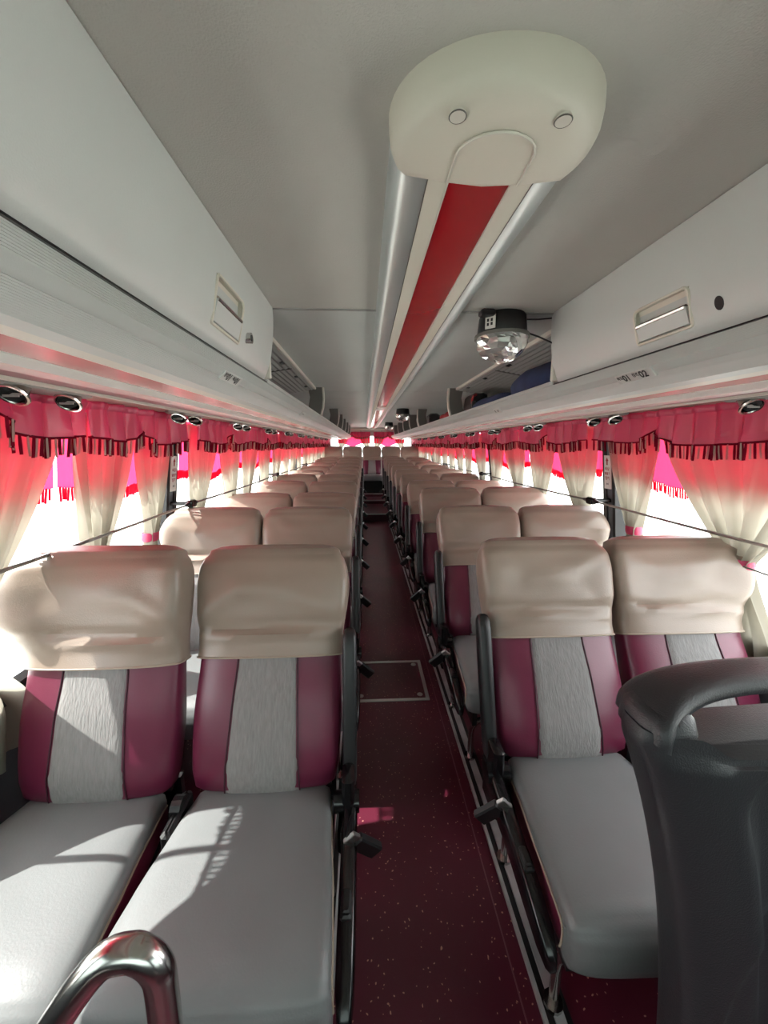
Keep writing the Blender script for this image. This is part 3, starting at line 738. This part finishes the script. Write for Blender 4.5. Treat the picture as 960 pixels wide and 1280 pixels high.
# ------------------------------------------------------------------ curtains
def side_frame(s):
    return lambda u, z, o: (s*(wx(z)-o), u, z)
def rear_frame(u, z, o): return (u, Y1-.02-o, z)
def sm(t): t = max(0, min(1, t)); return t*t*(3-2*t)
def drape(F, u0, u1, ut, zt, zb, tie_z, name, label, group, seed, nf=5, off=.022, flare=.09, bulge=.018, res=(44, 34), tiew=.03):
    rd = random.Random(seed); ph = rd.uniform(0, 6); ph2 = rd.uniform(0, 6)
    um = (u0+u1)/2; base = F(um, zb, off)
    root = empty(name, base)
    def edge(v, top, sgn):
        z = zt+(zb-zt)*v
        if z > tie_z:
            q = (zt-z)/(zt-tie_z); e = q**2.0*.7+sm(q)*.3
            return top+(ut+sgn*tiew-top)*e
        q = (tie_z-z)/(tie_z-zb); return ut+sgn*(tiew+flare*sm(q*1.25))
    def fn(u, v):
        z = zt+(zb-zt)*v; a = edge(v, u0, -1); b = edge(v, u1, 1)
        uu = u+.03*math.sin(6*u+ph2+v*2)*(u*(1-u)*4)
        U = a+(b-a)*uu
        amp = .014+.012*sm(v*1.4); 
        o = off+amp*math.sin(2*PI*nf*u+ph+.8*math.sin(3*v+ph2))+.006*math.sin(2*PI*nf*2.3*u+ph2)
        q = 1-min(1, abs(z-tie_z)/.35); o += bulge*max(0, q)
        zz = z-(.02*math.sin(PI*u) if v > .95 else 0)
        return F(U, zz, o)
    g = G(); g.grid(res[0], res[1], fn); cl = g.obj('cloth', 'creamcloth', root, True, 80)
    # tie band
    g = G(); rings = []
    n = 18
    for z, q in ((tie_z+.02, 1.0), (tie_z+.014, 1.06), (tie_z, 1.08), (tie_z-.014, 1.05), (tie_z-.022, .95)):
        rings.append([F(ut+(tiew+.006)*q*math.cos(2*PI*k/n), z, off+bulge+(.034)*q*math.sin(2*PI*k/n)) for k in range(n)])
    g.loft(rings, True, False, False); g.obj('tie_band', 'pink', root, True, 80)
    tag(root, label, 'curtain', group)
    return root
def valance(F, u0, u1, label, group, seed, peaks=(.55,), zt=1.548, zl=1.425, off=.085, fr=.055, outer=True, step=.0085, res=90):
    rd = random.Random(seed); ph = rd.uniform(0, 6); W = u1-u0; nf = max(3, int(W*11))
    root = empty('valance', F((u0+u1)/2, zt, off))
    def zb(u):
        d = .030*math.sin(PI*u)
        z = zl+.022-d
        for p in peaks:
            d = (u-p)*W
            z += .068*math.exp(-(abs(d)/.055)**1.25)
        return z
    def oo(u, v):
        w_ = math.sin(2*PI*nf*u+ph+.9*math.sin(9*u+ph)+.5*v*math.sin(17*u+ph)); w_ = math.copysign(abs(w_)**.7, w_)
        return off+(.013+.005*v)*w_+.005*math.sin(2*PI*nf*2.7*u+1.3*ph+2*v)+.012*v
    def fn(u, v):
        z = zt+(zb(u)-zt)*v
        return F(u0+W*u, z, oo(u, v))
    g = G(); g.grid(res, 8, fn); g.obj('cloth', 'pink', root, True, 80)
    g = G(); g.grid(res, 2, lambda u, v: F(u0+W*u, zt+.016-.028*v, oo(u, 0)+.006*math.sin(PI*v)+.003)); g.obj('heading', 'pink', root, True, 80)
    g = G(); g.tube([F(u0+W*k/60, zb(k/60), oo(k/60, 1)+.003) for k in range(61)], .0038, 6); g.obj('braid', 'fr_red', root, True)
    ns = int(W/step); ga, gb = G(), G()
    for k in range(ns):
        u = (k+.5)/ns; gg = ga if (k % 2 == 0) else gb
        z0 = zb(u); l = fr*rd.uniform(.9, 1.05); dx = rd.uniform(-.006, .006); o0 = oo(u, 1)+.002; uu = u0+W*u
        r = step*(.62 if k % 2 == 0 else .42)
        P = [(z0, 0, r*.8), (z0-l*.5, dx*.4, r), (z0-l, dx, r*.9)]
        gg.loft([[F(uu+d+cx*rr, z, o0+cy*rr) for cx, cy in ((1, 0), (0, 1), (-1, 0), (0, -1))] for z, d, rr in P], True, False, True)
    a = ga.obj('fringe_strands', 'fr_red', root, True, 80); a['kind'] = 'stuff'
    b = gb.obj('fringe_strands', 'fr_cream', root, True, 80); b['kind'] = 'stuff'
    tag(root, label, 'valance', group)
    if outer:
        # window-side lining valance with pointed middle
        r2 = empty('valance_lining', F((u0+u1)/2, zt, -.012))
        def zo(u): return 1.28-.03*math.exp(-(abs((u-peaks[0])*W)/.15)**2)-.02*math.sin(PI*u)
        g = G(); g.grid(40, 6, lambda u, v: F(u0+W*u, zt+(zo(u)-zt)*v, -.012+.008*math.sin(2*PI*nf*u+ph+1))); g.obj('cloth', 'pinkout', r2, True, 80)
        ns = int(W/.013); gg = G()
        for k in range(ns):
            u = (k+.5)/ns; z0 = zo(u); l = .045*rd.uniform(.8, 1.1); uu = u0+W*u; r = .0045; dx = rd.uniform(-.005, .005)
            gg.loft([[F(uu+d+cx*r, z, -.012+cy*r) for cx, cy in ((1, 0), (0, 1), (-1, 0), (0, -1))] for z, d in ((z0+.003, 0), (z0-l, dx))], True, False, True)
        f_ = gg.obj('fringe_strands', 'pinkout', r2, True, 80); f_['kind'] = 'stuff'
        tag(r2, label.replace('pink satin valance', 'pink lining valance behind the curtains'), 'valance', group and group+' linings')
    return root
UNL = [(.10, 1.30), (1.33, 2.05), (2.16, 3.10), (3.14, 4.08), (4.18, 5.12), (5.16, 6.12), (6.22, 7.16), (7.20, 8.16), (8.26, 9.16), (9.2, 10.05)]
UNR = [(-.1, .86), (.90, 2.05), (2.14, 3.08), (3.13, 4.08), (4.18, 5.12), (5.16, 6.12), (6.22, 7.16), (7.20, 8.16), (8.26, 9.16), (9.2, 10.05)]
for s, side, UN in ((-1, 'left', UNL), (1, 'right', UNR)):
    F = side_frame(s)
    for i, (a, b) in enumerate(UN):
        if s > 0 and i == 0: continue
        k = i if s < 0 else i-1
        W = b-a; pk = (.75,) if (s < 0 and i == 0) else (.40,) if (s < 0 and i == 1) else (.62, .10) if (s > 0 and i == 1) else (.5,)
        far = i > 4
        o = NUM[k]
        valance(F, a, b, 'pink satin valance with striped fringe, %s windows, %s from front' % (side, o), 'side valances', i*7+s, pk, step=.0085 if i < 4 else .015, res=90 if i < 4 else 48)
        res = (44, 34) if i < 4 else (26, 20)
        m = a+W*.5; t0, t1, tz0 = a+.15, b-.22, 1.0
        if s < 0 and i == 0: m = .815; t0 = .32; tz0 = .9
        if s < 0 and i == 1: m = a+W*.46; t0 = 1.42; t1 = 1.80
        if s > 0 and i == 1: m = 1.62; t0 = 1.26; t1 = 1.82
        drape(F, a+.01, m+.03, t0, 1.53, .60, tz0, 'curtain', 'cream tied-back curtain, %s side, near half of %s window from front' % (side, o), 'side curtains', i*11+s+1, 5, res=res)
        if s < 0 and i == 0:
            drape(F, m+.075, b-.01, .91, 1.53, .50, .965, 'curtain', 'cream tied-back curtain, left side, far half of first window from front', 'side curtains', 3, 4, res=res, flare=.20, off=.03, bulge=.04)
        else:
            drape(F, m+.04, b-.01, t1, 1.53, .60, 1.0, 'curtain', 'cream tied-back curtain, %s side, far half of %s window from front' % (side, o), 'side curtains', i*13+s+2, 4, res=res)
    # curtain track
    g = G(); g.tube([(s*(1.15-.06), .2, 1.556), (s*(1.15-.06), 10.0, 1.556)], .006, 6); tag(g.obj('curtain_track', 'black'), 'thin dark curtain track above the %s windows' % side, 'curtain track')
# rear window curtains
for k, (a, b) in enumerate(((-.86, -.03), (.06, .86))):
    nm = ('left', 'right')[k]
    valance(rear_frame, a, b, 'pink satin valance on %s half of the rear window' % nm, 'rear valances', 90+k, (.45,), zt=1.73, zl=1.61, off=.09, fr=.05, outer=False, step=.016, res=50)
    g = G(); g.grid(40, 8, lambda u, v: rear_frame(a+(b-a)*u, 1.70+(1.46-.09*math.exp(-((u-.45)/.2)**2)-1.70)*v, .03+.012*math.sin(26*u)))
    tag(g.obj('valance_lining', 'pinkout', None, True, 80), 'bright pink pointed lining on %s half of the rear window' % nm, 'valance')
    drape(rear_frame, a, a+.3, a+.06, 1.70, .9, 1.3, 'curtain', 'pale curtain gathered at left of %s rear window half' % nm, 'rear curtains', 70+k, 4, res=(24, 16))
    drape(rear_frame, b-.3, b, b-.06, 1.70, .9, 1.3, 'curtain', 'pale curtain gathered at right of %s rear window half' % nm, 'rear curtains', 75+k, 4, res=(24, 16))

# ------------------------------------------------------------------ guard wires along the windows with pillar clamps
for s, side in ((-1, 'left'), (1, 'right')):
    Xg = lambda z: s*(wx(z)-.108)
    for k, y in enumerate(PIL[1:5]):
        zc = 1.112
        c = empty('pillar_clamp', (Xg(zc), y, zc))
        g = G(); g.rbox(Xg(zc)-.016, Xg(zc)+.016, y-.03, y+.03, zc-.02, zc+.02, .006); g.obj('clamp_body', 'blackgl', c)
        g = G(); g.tube([(Xg(zc), y, zc), (s*(wx(zc)+.0), y, zc)], .011, 10); g.obj('clamp_stem', 'black', c, True)
        for e in (-1, 1):
            g = G(); g.tube([(Xg(zc), y+e*.03, zc), (Xg(zc), y+e*.07, zc)], [.013, .008], 10); g.obj('clamp_sleeve', 'black', c, True)
        tag(c, 'black clamp holding the guard bar on the %s window pillars, %s from front' % (side, NUM[k]), 'clamp', 'guard bar clamps')
    ys = [PIL[0]]+PIL[1:5]+[10.05]
    for k, (a, b) in enumerate(zip(ys, ys[1:])):
        zc = 1.112
        g = G(); pts = [(Xg(zc), a+.03+(b-a-.06)*q/10, zc-.008*math.sin(PI*q/10)) for q in range(11)]
        g.tube(pts, .0058, 6)
        tag(g.obj('guard_bar', 'steel' if k == 0 else 'bracket', None, True), 'thin guard bar across the %s windows, %s span from front' % (side, NUM[k]), 'bar', 'window guard bars')
g = G(); g.tube([(1.12, 1.2, 1.01), (1.12, .9, 1.0), (1.12, .3, .985)], .003, 6); tag(g.obj('tie_cord', 'bracket', None, True), 'thin grey cord below the guard bar at the nearest right window', 'cord')

# pillar stickers
for s, side in ((-1, 'left'), (1, 'right')):
    y = PIL[1]; zc, hh = 1.27, .092
    yc = y+.004 if s > 0 else y+.004
    t = empty('pillar_sticker', (s*(wx(zc)-.006), yc, zc))
    def on(y_, z_, o): return Vector((s*(wx(z_)-o), y_, z_))
    g = G(); hex_wall(g, s, yc-.028, yc+.028, zc-hh, zc+hh, -.0095, -.004); g.obj('sheet', 'sticker', t)
    sg = -s   # reading direction along y
    def put(me, dy, dz, nm, m=None):
        for v in me.vertices:
            # letters face the aisle: local x runs to the reader's right
            yy = yc+(-s)*(v.co.x+dy); zz = zc+v.co.y+dz
            v.co = on(yy, zz, .0105)-Vector(t.location)
        add(nm, me, t)
    ar = mk('arrow', [(-.006, .0, 0), (.006, 0, 0), (.006, .022, 0), (.013, .022, 0), (0, .042, 0), (-.013, .022, 0), (-.006, .022, 0)], [(0, 1, 2, 6), (3, 4, 5, 2), (2, 5, 6)], 'redink')
    ar = mk('arrow', [(-.006, .0, 0), (.006, 0, 0), (.006, .022, 0), (-.006, .022, 0), (.013, .022, 0), (0, .042, 0), (-.013, .022, 0)], [(0, 1, 2, 3), (6, 4, 5)], 'redink')
    put(ar, 0, .04, 'arrow')
    for j, tx in enumerate(('비상', '탈출구', '망치')):
        put(text_mesh(tx, .021 if j != 1 else .017, 'redink'), 0, .018-.026*j, 'lettering')
    put(text_mesh('유리', .012, 'ink'), 0, -.066, 'lettering')
    tag(t, 'white sticker with red up arrow and lettering on the %s window pillar' % side, 'sticker')

# ------------------------------------------------------------------ party lights on the ceiling
def dome_mat():
    m = mat('clear_faceted_plastic', (225, 225, 222), .03, spec=.8)
    m.node_tree.nodes['Principled BSDF'].inputs['Transmission Weight'].default_value = .8
    return m
M['dome'] = dome_mat()
def party_light(x, y, label, big=True):
    t = empty('party_light', (x, y, CZ))
    n = 24; g = G()
    g.loft([[(x+r*math.cos(2*PI*k/n), y+r*math.sin(2*PI*k/n), z) for k in range(n)] for r, z in ((.074, CZ), (.078, CZ-.006), (.084, CZ-.062), (.082, CZ-.066))], True, True, True)
    b = g.obj('housing', 'black', t, True, 40)
    g = G(); g.tube([(x, y, CZ-.064), (x, y, CZ-.075)], .092, n); g.obj('rim', 'bracket', t, True, 40)
    g = G(); rings = []
    m = 20; rj = random.Random(5)
    for j in range(8):
        a = PI/2*j/8; ring = []
        for k in range(m):
            q = 1+rj.uniform(-.045, .03)*(j > 0); an = 2*PI*(k+.5*(j % 2))/m
            ring.append((x+.089*math.cos(a)*q*math.cos(an), y+.089*math.cos(a)*q*math.sin(an), CZ-.074-.078*math.sin(a)*q))
        rings.append(ring)
    g.loft(rings, True, True, True); g.obj('faceted_dome', 'dome', t)
    g = G(); g.loft([[(x+.066*q*math.cos(2*PI*k/9), y+.066*q*math.sin(2*PI*k/9), z) for k in range(9)] for q, z in ((1, CZ-.076), (.95, CZ-.10), (.6, CZ-.125))], True, True, True); g.obj('reflector', 'steel', t)
    if big:
        g = G(); g.rbox(x-.098, x-.05, y-.085, y-.045, CZ-.022, CZ-.004, .004); g.obj('switch_box', 'black', b)
        q = G(); q.rbox(-.018, .018, -.002, .002, -.022, .022, .001)
        Rm = Matrix.Rotation(-.75, 3, 'Z'); q.v = [tuple(Rm @ Vector(p)+Vector((x-.0605, y-.060, CZ-.036))) for p in q.v]; pl = q.obj('rating_sticker', 'sticker', b)
        q = G()
        for dx, dz in ((-.007, .004), (.006, .004), (-.007, -.009), (.006, -.008)): q.box(dx-.004, dx+.003, -.0028, -.0018, dz-.004, dz+.005)
        q.v = [tuple(Rm @ Vector(p)+Vector((x-.0605, y-.060, CZ-.036))) for p in q.v]; q.obj('print', 'ink', b)
        g = G(); g.tube([(x+.08, y, CZ-.05), (x+.12, y-.02, CZ-.07), (x+.165, y-.03, CZ-.092), (x+.20, y-.03, CZ-.115)], .003, 6); g.obj('cable', 'black', t, True)
        g = G(); g.tube([(x+.07, y+.02, CZ-.004), (x+.13, y+.01, CZ-.006), (x+.19, y-.005, CZ-.004)], .0025, 6); g.obj('cable', 'black', t, True)
    tag(t, label, 'disco light', 'ceiling party lights')
party_light(.306, 1.391, 'black ceiling party light with clear faceted dome, nearest of the three')
party_light(.30, 4.85, 'black ceiling party light with clear faceted dome halfway down the coach', False)
party_light(.31, 7.75, 'small black party light on ceiling at the far rear', False)

# ------------------------------------------------------------------ things on the right rack
def blob(name, c, sz, seed, m, label, cat, n=28, rr=14, amp=.25):
    rd = random.Random(seed); A = [(rd.uniform(1, 4), rd.uniform(1, 5), rd.uniform(0, 6), rd.uniform(.3, 1)) for _ in range(5)]
    g = G(); rings = []
    for j in range(rr+1):
        v = j/rr; y = -1+2*v; prof = max(.02, (1-abs(y)**3.2))**.5
        ring = []
        for k in range(n):
            a = 2*PI*k/n; d = 1+amp*.25*sum(w*math.sin(p*a+q*y*2+f) for p, q, f, w in [(round(p), q, f, w) for p, q, f, w in A])
            x_ = math.cos(a)*prof*d; z_ = math.sin(a)*prof*d
            if z_ < -.55: z_ = -.55
            ring.append((c[0]+sz[0]*x_, c[1]+sz[1]*y, c[2]+sz[2]*(z_+.55)))
        rings.append(ring)
    g.loft(rings); o = g.obj(name, m, None, True, 70)
    return tag(o, label, cat)
blob('jacket', (.635, 1.72, 1.637), (.10, .32, .085), 4, 'navy', 'crumpled navy blue jacket lying on right luggage rack', 'jacket')
blob('fabric_roll', (.60, 2.36, 1.637), (.065, .36, .045), 9, 'navy', 'long navy blue rolled cloth beside the black bag on the rack', 'cloth roll', amp=.15)
b = empty('shoulder_bag', (.62, 2.86, 1.637))
g = G(); prof = [(-.075, 0), (.075, 0), (.078, .06), (.062, .125), (.03, .138), (-.045, .138), (-.07, .12), (-.082, .06)]
g.loft([[(.635+x*.8, y, 1.637+z) for x, z in [(x*q, z*q2) for x, z in prof]] for y, q, q2 in ((2.72, .86, .92), (2.735, 1, 1), (2.93, 1, 1), (2.945, .88, .94))]); g.obj('bag_body', 'black', b, False)
g = G(); g.tube([(.58, 2.735, 1.70), (.575, 2.72, 1.73), (.58, 2.70, 1.75), (.60, 2.71, 1.76)], .008, 8); g.obj('bag_strap', 'redink', b, True)
g = G(); g.rbox(.572, .60, 2.712, 2.722, 1.66, 1.72, .003); g.obj('bag_badge', 'chrome', b)
tag(b, 'black bag with a dark red strap on the right rack shelf', 'bag')
blob('folded_cloth', (.62, 3.55, 1.637), (.08, .25, .05), 12, 'redcloth', 'folded red cloth on the right rack behind the first bracket', 'cloth')
g = G(); g.rbox(.54, .66, 4.3, 4.5, 1.637, 1.76, .02); g.rbox(.535, .545, 4.28, 4.32, 1.67, 1.72, .004); tag(g.obj('storage_box', 'black'), 'small black box on the right rack far past the bag', 'box')
g = G(); g.tube([(-.70, 2.55, 1.735), (-.70, 2.56, 1.70), (-.705, 2.58, 1.66), (-.70, 2.6, 1.64)], .004, 6); tag(g.obj('loose_wire', 'black', None, True), 'short black loose wire hanging inside the left open rack', 'wire')

# ------------------------------------------------------------------ charcoal shell seat in the foreground right
D = empty('jump_seat', (.55, .45, 0))
cx = .535
g = G(); rings = []; n = 96
for i in range(61):
    z = .20+.82*i/60; w = (.195+.124*((z-.2)/.8)**2.6 if z < 1 else .319-.3*(z-1)); yc = .475+.04*(z-.7); ring = []
    dp = .055 if z < .99 else .050
    for k in range(n):
        a = 2*PI*k/n; ca, sa = math.cos(a), math.sin(a)
        X = w*math.copysign(abs(ca)**.5, ca); S = math.copysign(abs(sa)**.5, sa)
        y = yc+dp*S
        if sa < 0:
            # recessed centre panel with rounded upper corners
            lim = w-.105; r = .11
            dx = abs(X)-(lim-r); dz_ = z-(.985-r)
            dd = (max(dx, 0)**2+max(dz_, 0)**2)**.5-r if (dx > 0 or dz_ > 0) else max(dx, dz_)-r
            y += .028*sm((-dd)/.035)
            d2 = math.hypot(X/.165, (z-.50)/.26)
            y += .010*sm((1-d2)/.1)
        zz = z-(.030*max(0, min(1, (z-.98)/.03))*sm((w*.80-abs(X))/.06))
        ring.append((cx+X, y, zz))
    rings.append(ring)
g.loft(rings); g.obj('back_shell', 'shell', D, True, 45)
def arch(w0, zt_, n=40):
    rings = []
    for i in range(n+1):
        a = PI*(1-i/n); c_ = math.cos(a); s_ = math.sin(a)
        x = cx+w0*math.copysign(abs(c_)**.7, c_); zc = 1.000+(zt_-1.000)*s_**.6
        th = .016+.0*abs(c_); dep = .034+.018*abs(c_)**3; yc = .525-.03*abs(c_)**3
        nx = c_*.6; nz = max(.35, s_); l = math.hypot(nx, nz); nx /= l; nz /= l
        ring = []
        for k in range(16):
            b_ = 2*PI*k/16; p = math.copysign(abs(math.cos(b_))**.6, math.cos(b_)); q = math.copysign(abs(math.sin(b_))**.6, math.sin(b_))
            ring.append((x+nx*th*q, yc+dep*p, zc+nz*th*q))
        rings.append(ring)
    return rings
g = G(); g.loft(arch(.292, 1.062)); g.obj('grab_handle', 'shell', D, True, 60)
for sx in (-1, 1):
    g = G(); rings = []
    for z, q in ((1.0, 1.0), (1.018, .98), (1.034, .88), (1.042, .7)):
        rings.append([(cx+sx*(.270+.042*q*math.copysign(abs(math.cos(b))**.7, math.cos(b))), .495+.048*q*math.copysign(abs(math.sin(b))**.7, math.sin(b)), z) for b in [2*PI*k/24 for k in range(24)]])
    g.loft(rings); g.obj('handle_shoulder', 'shell', D, True, 60)
g = G(); g.rbox(cx-.14, cx+.14, .515, .555, .46, .93, .015); g.obj('back_pad', 'burg', D, True, 45)
g = G(); g.rbox(cx-.17, cx+.17, .42, .50, 0, .22, .01); g.obj('pedestal', 'shell2', D)
tag(D, 'charcoal moulded plastic seat back with grab handle in the right foreground', 'seat')

# chrome handrail in the left foreground
Hh = empty('handrail', (-.55, .38, 0))
pts = [(-.435, .385, 0), (-.435, .385, .35), (-.434, .388, .62), (-.434, .39, .70)]
pts += [(-.434-.033+.033*math.cos(a), .39, .755+.045*math.sin(a)) for a in (.0, .4, .8, 1.2, 1.57)]
pts += [(-.495, .388, .795), (-.525, .38, .765), (-.56, .37, .715), (-.60, .36, .66), (-.66, .34, .58), (-.72, .32, .50), (-.75, .31, .42), (-.76, .31, .30), (-.76, .31, 0)]
def smooth_path(p, k=4):
    p = [Vector(q) for q in p]; out = []
    for i in range(len(p)-1):
        a, b, c, d = p[max(0, i-1)], p[i], p[i+1], p[min(len(p)-1, i+2)]
        for j in range(k):
            t = j/k; out.append(.5*((2*b)+(c-a)*t+(2*a-5*b+4*c-d)*t*t+(3*b-a-3*c+d)*t**3))
    out.append(p[-1]); return out
g = G(); g.tube(smooth_path(pts), .019, 20); g.obj('tube', 'chrome', Hh, True, 60)
for x, y in ((-.435, .385), (-.76, .31)):
    g = G(); g.tube([(x, y, 0), (x, y, .008)], .04, 20); g.obj('base_flange', 'chrome', Hh, True, 40)
tag(Hh, 'bent chrome handrail loop in front of the first left seats', 'handrail')
